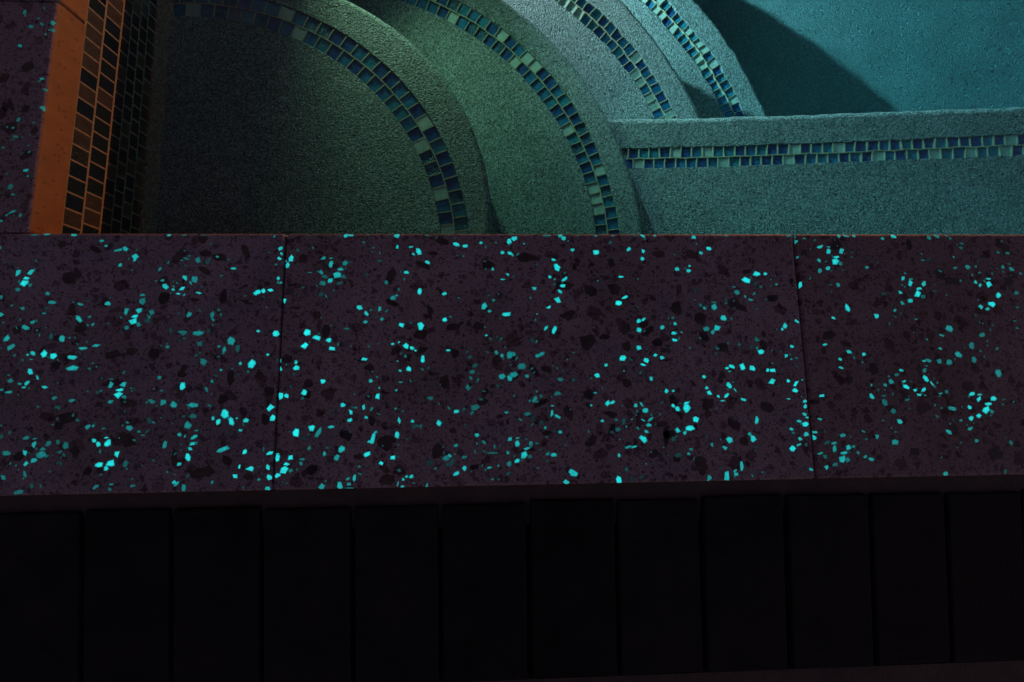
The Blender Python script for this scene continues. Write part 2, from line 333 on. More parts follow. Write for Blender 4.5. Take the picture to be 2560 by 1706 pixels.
GLOW = """7,0,10.8,2.2,0,0.4;20,-2,8.6,3,0,0.6;51,0,11.9,3,0,0.7;175,1,6.5,2.2,0,0.4;197,2,8.6,1.7,0,0.3;158,-3,5.6,3,0,0.7;-29,-18,3,5.4,0,0.5;83,-10
,6,3.5,0,0.6;88,-16,4.3,3.9,0,0.6;103,-21,10.8,3.9,15,0.6;110,-19,8.6,5.4,-35,0.7;122,-29,9.1,7.8,0,0.8;122,-33,5.6,3,0,0.8;106,-39,5.2,4.7,
60,0.7;-6,-48,8.2,5.2,75,0.8;-7,-42,5.4,1.7,0,0.3;8,-47,8.2,6,50,0.8;4,-54,8.2,3.9,5,1;3,-60,9.7,8.2,30,1;9,-62,6.5,6,0,0.45;-4,-67,6.5,5.2,
0,0.5;29,-72,6,4.3,0,0.55;35,-82,9.7,3.9,-5,0.6;4,-89,6.5,5.4,0,0.5;-21,-76,4.3,5.4,0,0.5;-19,-96,5.6,6.5,50,0.7;28,-95,5.2,2.6,0,0.5;17,-10
5,6,4.7,0,0.6;10,-111,11.2,4.7,-25,0.65;-9,-123,9.7,6,70,0.7;-3,-133,9.1,5.6,35,0.6;51,-124,7.8,6,90,0.75;59,-123,3.5,3,0,0.4;39,-121,9.9,4.
7,80,0.3;67,-85,7.8,3.5,-15,0.6;67,-102,11.2,5.6,-45,0.75;78,-99,4.7,3.5,20,0.45;83,-108,6,3,45,0.55;97,-84,6.5,5.6,0,0.75;75,-135,12.1,3.5,
3,0.7;89,-132,11.9,3.9,12,0.7;78,-128,4.3,3,90,0.3;16,-142,4.3,3.5,0,0.7;21,-140,7.8,4.7,-30,0.8;20,-147,5.2,1.7,0,0.5;33,-141,9.1,6.9,90,1;
44,-143,8.2,7.3,0,1;64,-145,13.4,5.6,-5,0.85;65,-157,13.4,6,3,0.75;21,-161,8.6,5.6,-45,0.9;29,-167,7.3,3.5,-55,0.7;1,-170,7.8,5.6,-20,0.5;11
,-174,5.2,3,-20,0.55;19,-173,7.8,4.3,45,0.8;16,-178,5.2,3,0,0.7;22,-179,2.6,1.7,0,0.5;38,-178,7.3,3.5,-10,0.8;1,-183,9.5,3.9,3,0.6;-8,-180,3
.5,7.3,90,0.5;-2,-164,4.3,2.2,0,0.4;84,-158,5.2,4.3,0,0.4;87,-152,3.5,2.2,0,0.4;118,-93,8.6,5.2,75,0.65;132,-92,7.8,6,35,0.8;134,-74,7.3,3,5
,0.55;135,-81,9.1,7.3,90,0.5;146,-94,6.9,6.9,0,0.5;128,-99,8.2,3.9,5,0.95;127,-105,9.7,8.2,30,0.95;133,-108,6,6,0,0.55;120,-112,6.5,5.2,0,0.
5;142,-104,7.8,5.6,0,0.25;144,-100,3.9,4.7,0,0.5;175,-33,4.3,2.6,0,0.4;180,-31,8.2,3.5,-20,0.4;193,-33,7.3,6.9,90,0.5;204,-35,5.6,6,0,0.25;2
15,-29,4.3,2.6,0,0.6;179,-39,3.9,2.2,0,0.3;151,-44,6,3.5,70,0.5;234,-43,6.9,2.6,0,0.8;155,-57,5.2,3.5,0,0.6;159,-64,8.6,5.6,-35,0.85;180,-54
,8.6,5.2,-45,0.8;191,-56,8.6,8.6,0,0.6;187,-60,6.5,2.2,-60,0.6;168,-68,5.2,3.9,-10,0.8;178,-67,8.2,4.3,50,0.95;174,-73,6,3,0,0.9;181,-74,2.6
,2.2,0,0.7;197,-72,7.3,3,-10,0.8;261,-73,4.3,5.6,60,0.9;188,-97,8.6,6,85,0.6;214,-97,9.5,5.2,90,0.5;215,-103,5.6,3,-60,0.5;221,-92,4.3,3.9,0
,0.4;182,-118,13.4,7.3,-5,0.45;200,-119,13.4,5.6,-5,0.6;211,-116,5.2,5.6,0,0.2;202,-131,8.6,6.5,0,0.4;169,-115,5.6,6.9,0,0.25;167,-134,5.2,4
.7,0,0.5;237,-128,9.9,8.6,-90,0.65;230,-138,8.2,5.2,75,0.6;245,-137,9.5,5.6,-80,0.35;224,-134,3.9,3.5,0,0.5;180,-127,4.3,3.9,0,0.2;208,-151,
9.5,7.3,-45,0.5;224,-146,4.3,3,0,0.3;228,-161,3.9,3.5,0,0.6;249,-154,3.5,4.3,-50,0.8;262,-154,10.4,9.1,-80,1;161,-169,5.2,3.9,0,0.55;187,-17
9,8.6,6.5,85,1;219,-174,5.2,3.9,90,0.5;214,-183,7.3,3.5,-70,0.5;220,-188,3,2.6,0,0.3;109,-176,8.2,5.6,75,0.7;123,-176,8.2,6,35,0.75;109,-170
,5.6,1.7,0,0.4;119,-182,8.2,3.9,5,1;118,-188,9.9,8.2,30,1;125,-190,6,6,0,0.5;110,-195,6.9,4.7,15,0.6;135,-182,3.9,4.3,0,0.2;50,-190,6.9,4.3,
15,0.5;69,-193,7.3,3.9,15,0.55;55,-200,4.7,6.9,90,0.3;150,-196,3.9,3,0,0.4;155,-195,8.6,4.7,-30,0.5;167,-196,9.1,6.9,90,0.6;179,-199,8.2,7.8
,0,0.65;199,-200,12.9,6,-5,0.65;201,-212,8.6,5.6,0,0.4;196,-222,8.6,7.8,-30,0.6;191,-212,4.3,3,0,0.3;154,-216,7.8,6,-45,0.25;131,-218,4.7,3.
5,0,0.5;134,-224,8.2,6,-30,0.6;144,-228,4.7,3,0,0.45;153,-228,5.6,3,45,0.3;149,-232,5.2,3,0,0.4;127,-206,3.9,4.3,0,0.2;72,-209,3.5,4.3,0,0.3
5;89,-222,5.2,6.9,-45,0.6;95,-221,4.3,3,20,0.6;106,-224,5.2,2.6,0,0.4;97,-237,5.6,4.7,-40,0.9;102,-241,6.5,5.2,-50,0.95;110,-234,7.3,2.6,8,0
.9;112,-240,9.5,8.6,90,1;123,-252,7.8,6.9,90,1;105,-263,8.6,6.9,10,1;117,-262,11.2,7.8,15,1;113,-267,6,5.6,-30,0.9;133,-262,9.5,6.9,90,0.4;1
35,-268,3,2.6,0,0.4;173,-243,8.6,4.7,75,0.6;188,-232,5.2,4.3,-30,0.65;194,-234,3.5,3,0,0.6;204,-235,9.1,3.9,35,0.75;206,-228,5.2,2.2,10,0.5;
203,-242,7.3,4.7,5,0.85;201,-248,6.5,4.7,-30,0.85;199,-257,10.4,6.9,-60,1;190,-264,7.3,3.9,15,0.8;178,-272,2.6,3,90,0.4;25,-233,8.6,4.3,20,0
.5;34,-234,5.2,2.2,10,0.5;34,-240,7.8,4.7,80,0.7;26,-249,6.9,4.3,-55,0.8;49,-239,8.2,6,35,0.45;44,-245,8.2,3.9,5,0.5;43,-251,10.8,8.2,30,0.5
5;49,-253,6,5.6,0,0.4;36,-257,6.9,5.6,30,0.7;28,-260,6.9,6.5,0,0.8;59,-238,6,4.7,-50,0.4;68,-242,8.2,7.3,90,0.45;67,-252,5.6,2.6,-50,0.35;7,
-249,10.4,5.2,-5,0.5;-1,-231,5.2,5.6,0,0.3;6,-274,9.1,4.7,-45,0.5;28,-271,8.6,3.5,-70,0.5;18,-262,3,2.6,0,0.4;63,-260,6.5,2.6,0,0.25;54,-269
,3.9,2.6,0,0.3;37,-284,4.7,5.6,0,0.3;24,-290,9.5,6,0,0.45;104,-286,7.3,3.9,40,0.5;120,-284,5.2,2.6,10,0.5;119,-289,3.9,4.3,0,0.4;143,-286,6.
5,3.5,15,0.45;142,-279,3.9,3.5,0,0.3;186,-283,5.6,4.7,0,0.8;189,-285,6.5,2.6,45,0.7;197,-289,9.5,5.6,90,0.55;227,-284,3,4.3,0,0.5;241,-295,6
,1.7,0,0.6;236,-210,10.8,8.6,-90,1;229,-219,9.1,5.2,75,1;243,-218,10.4,6,-75,0.95;223,-215,3.5,5.2,0,0.8;249,-215,3.5,2.2,0,0.7;259,-218,7.3
,6,-10,0.9;254,-228,4.7,3.9,0,0.8;236,-249,14.2,5.6,20,0.75;260,-252,6,5.6,30,1;255,-268,3.9,4.3,0,1;267,-270,10.4,5.2,-10,1;251,-278,5.2,6.
5,60,1;287,-19,6.9,4.7,45,0.8;288,-25,3,4.3,0,0.8;286,-31,6,5.6,0,0.9;299,-31,9.1,5.6,85,0.95;296,-39,7.3,4.7,65,0.9;293,-34,4.7,3,-45,0.85;
286,-55,3.9,5.6,0,0.9;289,-60,2.2,3,0,0.6;264,-71,6.5,5.2,20,1;270,-70,6.5,4.7,-60,1;278,-69,6.9,3.5,-5,1;293,-81,9.1,6.9,90,1;287,-120,6.9,
7.3,0,1;267,-117,4.3,3,0,0.9;279,-144,3.9,3.9,0,0.9;293,-151,3,3.9,0,0.9;294,-160,4.3,5.2,0,0.9;311,-153,4.3,4.3,90,0.9;312,-159,8.2,6.9,0,1
;296,-191,6.9,8.2,0,1;302,-191,6,4.7,-40,1;285,-204,8.6,7.8,15,1;288,-216,8.2,6.5,60,1;322,-119,8.2,8.2,0,1.1;333,-125,10.4,5.2,-15,1;347,-1
28,6.5,5.2,0,1;320,-134,9.9,8.2,10,1.1;351,-138,8.6,6.9,-20,1;367,-115,9.1,3,0,0.4;337,-102,2.2,2.2,0,0.3;337,-31,8.6,4.7,20,0.65;346,-31,5.
6,1.7,5,0.6;346,-38,8.2,5.2,75,0.75;362,-37,8.2,6,35,0.55;368,-36,5.6,3,0,0.25;335,-48,6.9,3.9,-50,0.6;339,-53,8.6,5.2,-20,0.4;357,-44,8.2,3
.9,5,0.7;354,-51,10.4,8.2,30,0.8;361,-53,6,5.6,0,0.4;346,-58,6.9,5.6,20,0.8;337,-61,7.3,6,0,0.5;356,-61,6,4.3,0,0.35;322,-48,7.3,1.7,-2,0.45
;315,-66,5.6,2.6,20,0.3;336,-74,6.5,6,0,0.25;395,-18,3.5,2.6,0,0.4;403,-34,7.3,4.3,0,0.3;411,-60,5.2,6,0,0.5;388,-51,4.3,6.5,0,0.2;423,-17,3
.9,5.6,0,0.8;439,-17,5.2,2.6,0,0.8;442,-26,5.2,4.7,0,0.8;448,-23,9.5,6,-75,0.95;459,-36,7.3,3.9,-15,0.9;434,-48,6.5,4.3,0,0.9;450,-71,8.6,6,
90,1;419,-79,6.5,5.6,30,0.6;423,-76,4.7,2.6,20,0.6;479,-74,6,4.3,30,0.9;496,-79,3,2.2,0,0.5;480,-105,6.5,6,-20,1;452,-112,9.5,8.6,90,1;430,-
111,7.3,5.6,0,1;381,-90,6.9,5.6,0,0.9;389,-97,7.3,3.9,-50,0.85;394,-93,2.2,4.3,80,0.5;404,-92,6.9,3.9,85,0.7;412,-94,5.2,2.6,50,0.4;388,-107
,5.6,4.3,10,0.7;407,-104,5.2,4.3,0,0.6;420,-133,4.3,2.6,0,0.9;427,-131,3.5,2.6,30,0.8;435,-135,6.9,7.8,0,1;442,-138,5.6,4.7,-20,1;446,-141,4
.3,2.6,-10,0.9;455,-151,10.8,5.2,88,1;426,-153,2.6,2.2,0,0.7;388,-150,7.3,4.7,5,1;429,-164,3.9,3.9,0,0.8;439,-162,6,6.5,60,1;430,-177,5.2,2.
2,0,0.6;425,-186,3.9,2.6,0,0.7;396,-175,4.7,5.2,60,0.8;406,-183,3.5,3,0,0.7;404,-193,6.9,6.5,90,1;342,-175,6.5,5.6,0,1;322,-187,7.3,6.9,60,1
;366,-202,6.5,4.7,0,0.95;375,-210,7.3,4.7,-45,0.95;380,-205,2.6,4.3,90,0.5;389,-205,7.3,4.3,85,0.9;398,-207,5.2,3,60,0.5;374,-219,6,4.3,20,0
.9;392,-216,4.7,4.3,0,0.85;425,-207,3.5,2.6,0,0.5;315,-232,8.2,8.6,0,1.1;332,-227,7.8,7.3,30,1;340,-232,12.5,5.6,60,0.6;353,-226,9.1,3.5,5,0
.8;330,-249,5.2,6.9,0,0.5;324,-238,7.3,5.6,0,0.15;429,-220,9.1,4.7,95,0.85;444,-221,5.2,4.7,30,0.8;446,-227,6,5.6,0,0.25;453,-227,5.6,5.2,0,
0.35;474,-224,7.3,6,-60,0.9;427,-236,8.2,6,90,0.9;403,-233,4.3,3,30,0.7;400,-240,12.9,5.2,75,0.9;396,-243,4.3,3.5,30,0.8;366,-251,8.2,7.3,40
,0.8;361,-260,6.9,5.6,60,0.65;347,-256,5.2,3.9,90,0.7;394,-257,8.2,5.6,25,1;423,-261,7.3,5.6,20,1;410,-267,5.2,6,0,1;287,-254,8.6,4.7,20,0.9
5;296,-255,5.2,1.7,5,0.9;296,-259,8.2,5.2,75,1;286,-269,6.5,4.3,-50,0.95;310,-259,8.6,6.9,35,1;306,-266,8.2,3.9,5,1;304,-272,10.4,8.2,35,1;3
11,-273,6,5.2,0,0.5;297,-278,6.9,5.6,25,1;288,-280,6.9,6,0,0.95;323,-261,6.5,3,0,0.5;322,-266,4.3,4.7,0,0.5;287,-292,5.6,6.5,-60,0.8;277,-28
2,3.5,3,0,0.6;346,-291,9.5,6.5,60,0.65;365,-291,11.7,6.9,-85,0.75;375,-289,6.5,3.9,0,0.6;374,-283,5.2,2.6,30,0.6;376,-294,10.8,3.5,-5,0.5;38
1,-282,9.5,3.9,80,0.75;386,-270,4.7,3,30,0.5;439,-282,4.3,3,30,0.8;435,-285,3,3.9,45,0.8;444,-282,5.6,5.2,0,0.85;429,-290,6.5,2.2,75,0.6;434
,-293,4.7,3.9,-20,0.8;461,-293,8.6,3,80,0.6;468,-296,7.8,2.2,-5,0.6;493,-14,8.6,4.7,-15,0.9;503,-16,7.3,4.7,0,0.9;522,-12,4.7,4.3,0,0.8;548,
-24,6,4.7,-50,0.9;557,-25,7.3,4.3,-20,0.9;556,-10,7.3,7.8,0,0.9;536,-44,3.5,5.2,0,0.7;554,-51,5.6,3,-20,0.8;548,-57,6,2.2,-3,0.8;537,-82,5.2
,3.5,40,0.5;526,-89,9.5,6,45,0.8;532,-95,5.2,3.9,20,0.7;551,-99,11.7,5.6,10,0.95;528,-124,4.7,3,0,0.8;533,-128,4.3,4.3,0,0.3;541,-126,3.9,2.
6,0,0.25;540,-144,5.2,5.2,0,0.6;546,-148,5.6,6,0,0.6;555,-147,7.8,9.1,0,0.6;484,-141,5.6,3,5,0.9;509,-149,6.5,6,0,0.3;515,-159,8.2,3.9,35,0.
35;512,-166,6.9,5.6,0,0.45;510,-173,5.6,3.5,-50,0.45;507,-183,9.1,6.9,-80,0.45;546,-172,8.2,6.9,20,0.65;555,-174,7.3,8.6,30,0.7;464,-196,7.8
,5.6,-10,0.4;522,-198,5.6,6.5,60,0.3;541,-183,5.2,4.7,30,0.25;515,-207,11.2,7.8,10,0.45;511,-213,6,4.3,30,0.4;502,-209,7.3,4.7,40,0.3;494,-2
11,7.8,4.7,5,0.85;551,-213,5.6,3,10,0.6;517,-238,6.5,4.7,5,0.75;525,-246,6,3.5,-50,0.5;554,-243,7.3,4.3,15,0.7;493,-249,3.9,5.6,90,0.6;486,-
260,3.5,5.2,60,0.7;482,-263,7.3,7.3,40,0.5;503,-262,9.1,3.5,3,0.45;489,-267,10.4,5.2,60,0.25;534,-258,15.1,3,-2,0.4;525,-256,4.7,3,0,0.3;552
,-258,5.6,4.7,-50,0.6;553,-270,6.5,6.9,0,0.5;531,-274,5.6,2.2,10,0.7;503,-274,6,5.2,90,0.85;494,-280,7.8,4.7,20,0.85;464,-268,8.6,7.8,0,0.15
;541,-272,3,2.6,0,0.5;552,-281,3.9,6.5,-60,0.3;293,2,6.5,1.7,0,0.5;319,3,3,1.3,0,0.4;362,0,5.6,5.6,-30,0.8;368,2,7.3,3,0,0.8;356,-4,3.9,1.7,
30,0.4;422,1,8.6,6,0,0.8;389,2,5.6,1.3,0,0.3;458,3,5.6,1.7,0,0.5;279,-4,3,4.7,0,0.5;602,4,10.8,1.7,0,0.5;618,3,5.6,4.3,0,0.7;639,4,5.2,1.3,0
,0.4;662,1,4.3,2.2,0,0.6;682,0,4.3,1.3,0,0.6;709,3,6.5,2.2,0,0.3;719,1,7.3,3.5,-35,0.8;734,1,3.9,3,0,0.6;823,3,5.2,1.7,0,0.5;622,-6,5.6,5.2,
-40,0.8;782,-5,5.6,5.2,90,0.8;562,-7,6.5,8.6,90,0.9;574,-13,3,2.6,0,0.6;560,-27,2.6,4.3,0,0.7;632,-21,6,4.7,0,0.8;661,-24,7.8,6.5,0,1;701,-2
0,6.5,4.7,60,0.9;719,-22,6,5.2,90,0.9;717,-32,5.2,5.2,0,0.9;800,-19,7.3,5.6,-10,0.95;790,-25,5.6,4.3,-20,0.8;609,-33,6,3.5,-20,0.9;612,-39,5
.2,3,0,0.9;613,-43,8.6,7.3,-30,1;604,-54,5.2,3.9,0,0.9;610,-57,3,2.6,0,0.6;622,-57,9.1,4.3,35,0.9;619,-65,7.8,4.7,5,0.95;616,-72,6,4.3,-35,0
.9;613,-82,9.9,7.3,-60,0.95;602,-91,7.3,3.9,15,0.95;585,-68,4.7,6.5,70,0.8;588,-99,2.6,3,90,0.6;586,-106,2.6,2.6,0,0.5;598,-116,7.8,3.5,45,0
.85;608,-118,9.5,5.6,75,0.95;690,-54,7.3,3,0,0.95;662,-59,2.2,2.2,0,0.5;694,-79,9.1,3.5,25,1;686,-86,8.6,6,-5,1.1;759,-45,6.5,4.7,20,0.85;77
5,-41,3.5,3.5,0,0.8;773,-47,6.5,4.7,0,0.9;709,-108,6,5.6,0,0.95;715,-106,7.3,3.5,35,0.9;709,-119,6.5,6,0,0.9;737,-116,5.2,5.6,-60,0.8;753,-1
12,4.7,4.7,0,0.85;751,-123,6.9,4.3,-5,0.9;760,-122,4.3,2.6,-15,0.6;751,-131,7.3,3.9,-10,0.95;708,-140,5.6,6.9,-90,0.9;727,-149,5.6,3.9,30,0.
9;735,-152,4.3,5.6,90,0.9;716,-155,5.6,7.3,80,1;712,-160,6.9,2.6,-10,1;688,-152,8.2,6.5,5,1;668,-160,4.7,4.3,45,0.9;657,-172,5.2,7.3,-80,0.9
5;721,-176,4.7,5.6,0,0.8;689,-167,2.6,2.2,0,0.6;717,-142,1.7,1.7,0,0.3;622,-153,2.2,3,-45,0.4;591,-147,13.4,4.3,25,0.6;587,-148,4.3,4.7,0,0.
6;559,-146,5.2,9.9,90,0.55;569,-160,9.9,7.8,0,0.5;560,-170,9.9,7.3,0,0.6;575,-172,4.7,4.3,0,0.6;581,-163,5.2,3,45,0.35;614,-176,4.7,9.1,85,0
.45;610,-163,2.6,3.5,0,0.35;629,-177,4.7,5.2,0,0.25;610,-192,6,8.6,90,0.45;586,-190,3.5,2.6,0,0.5;584,-198,10.8,6,75,0.55;578,-200,4.3,3.5,0
,0.45;591,-195,3.9,4.7,60,0.4;586,-201,5.2,3.5,0,0.4;575,-215,8.6,4.7,20,0.45;604,-206,4.7,2.2,0,0.7;603,-215,8.6,4.7,80,0.75;609,-218,8.6,3
.5,-35,0.75;595,-231,3.9,3.5,60,0.6;612,-236,5.6,4.7,-20,0.7;591,-225,5.6,5.2,0,0.2;581,-220,6.5,8.6,0,0.12;560,-194,3.5,3,0,0.35;582,-130,7
.3,5.6,0,0.2;563,-242,5.2,2.2,10,0.6;563,-248,8.2,5.2,75,0.8;578,-248,7.8,6.5,35,0.55;585,-248,5.6,3,-10,0.4;573,-254,8.2,3.9,5,0.75;570,-26
1,10.4,8.2,35,0.85;577,-263,5.6,5.2,0,0.4;562,-267,6.9,5.2,25,0.85;589,-255,4.3,3,-30,0.25;597,-260,5.6,3,35,0.55;604,-261,4.7,7.8,90,0.75;6
26,-282,11.2,7.3,-35,0.8;618,-293,9.1,6,-40,0.8;678,-290,9.1,7.8,-60,1;687,-279,5.2,6.5,0,0.3;704,-288,5.6,3.9,0,0.2;692,-291,6.5,10.8,0,0.1
2;679,-263,3.9,5.2,0,0.75;654,-192,2.6,5.6,85,0.6;649,-206,3.5,3.5,0,0.7;668,-204,5.6,6.9,-60,0.9;674,-203,6.5,3.9,25,0.9;661,-224,4.7,3.9,2
0,0.8;701,-207,5.2,5.2,0,0.8;708,-206,7.8,3,-60,0.75;712,-213,7.3,6,-20,0.8;696,-223,2.6,2.6,0,0.5;686,-225,8.6,4.3,80,0.3;679,-234,6.9,6,0,
0.4;672,-237,4.7,4.3,0,0.25;702,-233,6,3.9,-20,0.5;709,-224,6.5,2.2,-30,0.7;718,-223,8.2,3.9,40,0.65;715,-230,7.8,4.7,-5,0.75;712,-237,6,3.9
,-35,0.75;708,-245,9.9,7.3,-60,0.95;690,-254,9.9,3,15,0.6;697,-254,7.3,3.5,15,0.75;738,-191,5.2,6,-50,0.9;746,-191,4.7,2.6,15,0.8;745,-208,5
.2,4.3,-40,0.95;750,-212,6,5.6,-20,1;761,-205,7.3,3,5,1;761,-211,9.9,8.6,90,1;771,-224,7.8,7.3,60,1;749,-236,8.6,6.5,10,0.85;763,-234,11.7,7
.3,10,1;757,-239,6,4.3,45,0.8;743,-246,6.5,5.6,20,0.3;748,-264,10.8,5.6,5,0.25;763,-258,5.6,3,-5,0.55;760,-263,5.2,3.5,-45,0.6;736,-264,3,3.
5,0,0.2;784,-175,4.3,6,80,0.9;786,-188,5.2,3.9,10,0.9;789,-194,8.6,6,-30,1;799,-198,4.7,3.9,0,0.9;804,-203,6.5,2.6,-10,0.85;809,-197,7.8,3.9
,45,0.95;813,-185,9.5,5.2,-45,0.95;820,-191,6.5,2.2,-60,0.8;829,-202,8.2,3.5,-12,0.9;812,-165,5.2,3.5,0,0.95;818,-163,8.6,4.3,-25,0.95;815,-
169,3.9,1.7,0,0.7;831,-164,9.1,7.3,90,1;843,-166,8.2,7.3,0,1;861,-168,4.3,4.7,0,1;843,-226,9.9,5.2,80,0.85;788,-253,3.5,5.6,0,0.6;803,-257,5
.2,6.5,60,0.75;809,-248,7.8,7.3,0,0.85;833,-242,4.3,4.7,-30,0.65;837,-247,6.9,7.8,60,0.9;821,-278,12.1,4.3,85,0.75;813,-283,5.2,3,35,0.7;814
,-287,6,4.3,-20,0.7;803,-289,12.1,7.3,90,0.8;782,-291,9.5,6,65,0.6;845,-285,2.6,3.9,90,0.35;844,-59,11.2,7.3,-20,1.05;857,-51,9.1,6,-10,1;86
8,-51,5.2,4.7,-15,0.9;828,-67,4.7,3,0,0.45;831,-74,8.2,6,-30,0.55;841,-79,4.7,3.5,-20,0.6;852,-76,6.5,3.5,40,0.5;847,-83,6.5,3,-10,0.6;855,-
63,5.2,6.5,-45,0.2;785,-89,5.2,4.3,-20,0.4;790,-93,5.6,5.2,0,0.6;802,-86,7.3,3,0,0.4;802,-92,9.1,8.2,90,0.7;812,-105,7.3,8.2,60,0.85;790,-11
8,8.6,6.5,10,0.55;803,-117,11.7,7.3,-5,0.8;798,-122,6,5.2,30,0.65;782,-129,4.7,2.6,-30,0.4;802,-142,4.7,3.9,20,0.35;800,-148,4.3,3.9,0,0.25;
829,-137,3.5,5.2,0,0.35;844,-140,5.6,6.5,0,0.2;851,-131,7.8,6.9,0,0.4;855,-146,6.9,8.2,90,1;785,-70,5.6,2.2,10,0.15;779,-71,3.9,5.6,0,0.15;9
01,2,7.3,3.9,0,0.4;975,3,8.6,3,-10,0.6;985,3,4.7,3.5,0,0.6;966,-3,6,4.7,10,0.6;1035,1,6,5.2,0,0.8;1037,-4,4.7,3.9,-40,0.8;1021,-6,4.3,5.6,60
,0.6;1081,-5,6.9,6,0,0.5;1092,-1,7.8,5.6,-30,0.5;1105,2,5.2,1.7,-20,0.4;1109,-6,3.9,3.9,0,0.4;910,-4,2.6,5.2,0,0.4;910,-10,4.3,5.6,-60,0.7;9
40,-17,8.6,4.3,15,0.8;951,-17,5.6,2.2,5,0.6;950,-23,8.2,5.6,70,0.85;937,-34,6,4.7,-50,0.7;967,-22,8.2,6.5,35,0.8;960,-30,8.2,3.9,5,0.95;957,
-36,10.8,8.2,35,0.95;964,-38,6,5.6,0,0.5;948,-44,6.5,5.2,20,0.8;937,-47,6.5,6.5,10,0.6;980,-24,6.5,3,10,0.25;979,-30,4.3,3.9,-30,0.3;910,-30
,5.6,3,20,0.6;997,-43,5.6,4.3,0,0.6;958,-65,6,5.2,-40,0.6;911,-65,10.4,4.3,75,0.95;881,-64,3.9,3,0,0.6;902,-110,6.5,4.7,-30,0.9;883,-119,4.7
,3.5,0,0.9;887,-115,6,6,-45,0.9;967,-94,11.2,5.6,-80,0.95;948,-106,5.6,4.3,0,0.9;1002,-104,6.5,7.3,60,0.9;1014,-76,9.5,4.7,0,0.2;893,-140,4.
3,5.6,80,0.9;885,-151,3.9,6,-70,0.9;891,-155,3,3.5,60,0.6;934,-138,2.6,6,-70,0.9;963,-147,4.3,6.9,80,0.85;951,-156,3.5,5.2,60,0.8;981,-150,4
.7,5.6,-45,0.9;951,-166,6.9,3,-20,0.8;1041,-57,9.1,4.7,20,0.8;1051,-58,5.6,2.2,5,0.6;1050,-63,8.2,5.6,70,0.85;1036,-75,6.5,4.7,-40,0.8;1067,
-64,8.2,6.5,35,0.8;1060,-70,8.2,3.9,5,0.9;1057,-77,10.8,8.2,35,1;1064,-80,6.5,6,0,0.4;1047,-85,6.9,5.6,25,0.8;1036,-88,6.9,6,0,0.6;1080,-65,
5.6,2.2,5,0.2;1079,-73,3.9,7.8,80,0.2;1026,-97,3.5,5.2,-60,0.6;1033,-101,3.5,4.7,0,0.2;1023,-90,4.3,3,0,0.15;1051,-108,5.2,2.2,0,0.5;1069,-3
4,6.9,3,0,0.4;1077,-33,7.8,6.5,0,0.12;1090,-48,6.5,3,-20,0.45;1110,-44,6,3,15,0.5;1110,-30,3.5,4.3,0,0.5;1127,-43,7.3,6.5,-30,0.55;1137,-42,
4.7,2.6,20,0.45;1121,-18,5.2,6.5,70,0.35;1124,-13,3.5,8.6,80,0.35;1169,-24,5.6,3.5,0,0.4;1181,-25,6,3.9,5,0.45;1172,-43,5.6,4.7,40,0.5;1183,
-46,7.8,6,-30,0.55;1181,-39,5.2,2.2,0,0.35;1194,-51,5.2,3.9,0,0.4;1164,-45,5.2,2.2,-30,0.2;1115,-60,3.5,3.9,0,0.4;1151,-58,7.8,2.6,0,0.85;11
51,-65,9.1,7.8,90,0.95;1134,-62,5.2,4.7,-20,0.8;1139,-66,5.6,5.2,0,0.8;1161,-79,7.8,7.3,60,0.95;1136,-93,8.2,6.5,10,0.8;1151,-90,11.2,7.3,0,
1;1144,-96,5.6,4.7,30,0.75;1185,-76,7.3,5.6,10,0.45;1183,-94,6,3.9,0,0.35;1128,-104,5.2,5.6,0,0.2;1177,-111,3,6.5,-80,0.3;1179,-120,5.6,2.2,
-10,0.4;1148,-116,4.3,3.9,-20,0.25;1144,-122,3.5,3.9,0,0.3;1167,-107,4.3,0.9,0,0.25;1092,-120,9.5,7.8,-20,0.65;1081,-128,8.6,3,-15,0.6;1062,
-133,3.9,3,0,0.5;1132,-128,8.6,5.2,15,0.5;1077,-144,6.9,4.3,-20,0.6;1117,-141,9.1,6.9,85,0.5;1099,-152,9.9,7.3,-40,0.65;1118,-158,6.9,7.3,50
,0.5;1149,-145,3.9,5.2,-60,0.4;1146,-175,7.8,9.1,0,0.6;1060,-158,9.1,4.3,-25,0.55;1055,-159,5.2,3,0,0.7;1074,-159,7.3,8.6,90,0.55;1086,-161,
8.2,7.3,0,0.55;1054,-170,7.3,5.2,50,0.5;1057,-165,4.3,2.2,0,0.4;1054,-180,9.5,5.6,-45,0.95;1061,-186,7.3,2.6,-55,0.8;1050,-193,8.2,3.9,45,0.
95;1051,-200,3,1.7,0,0.7;1044,-199,6.5,3,-8,0.95;1039,-194,5.2,3.9,-20,0.95;1029,-190,9.1,6,-30,1;1027,-183,5.2,3,5,0.85;1025,-170,3.5,5.6,7
5,0.8;1019,-175,4.3,8.2,90,0.45;1011,-183,6.9,6,0,0.6;1003,-187,4.7,5.6,80,0.6;986,-187,3,3.9,0,0.6;985,-200,9.1,6,-45,0.8;1000,-200,7.8,2.6
,0,0.35;1000,-207,7.3,9.1,0,0.45;1009,-218,6.9,6.5,30,0.45;1016,-230,5.6,7.3,85,0.8;1028,-205,7.3,3.5,15,0.4;1007,-254,9.1,7.8,15,0.6;986,-2
47,5.6,5.6,-40,0.6;970,-241,3.9,5.6,50,0.5;945,-245,8.2,4.7,5,0.6;924,-199,5.6,7.3,-70,0.95;919,-226,6.5,3,-20,0.7;885,-181,4.7,3.9,-30,1;89
4,-184,8.6,3.9,50,1;892,-192,6.5,6.5,40,1;883,-202,6.5,1.7,0,0.9;902,-180,2.6,2.2,0,0.7;903,-205,4.7,3.9,10,0.9;903,-211,4.7,5.2,-45,0.9;901
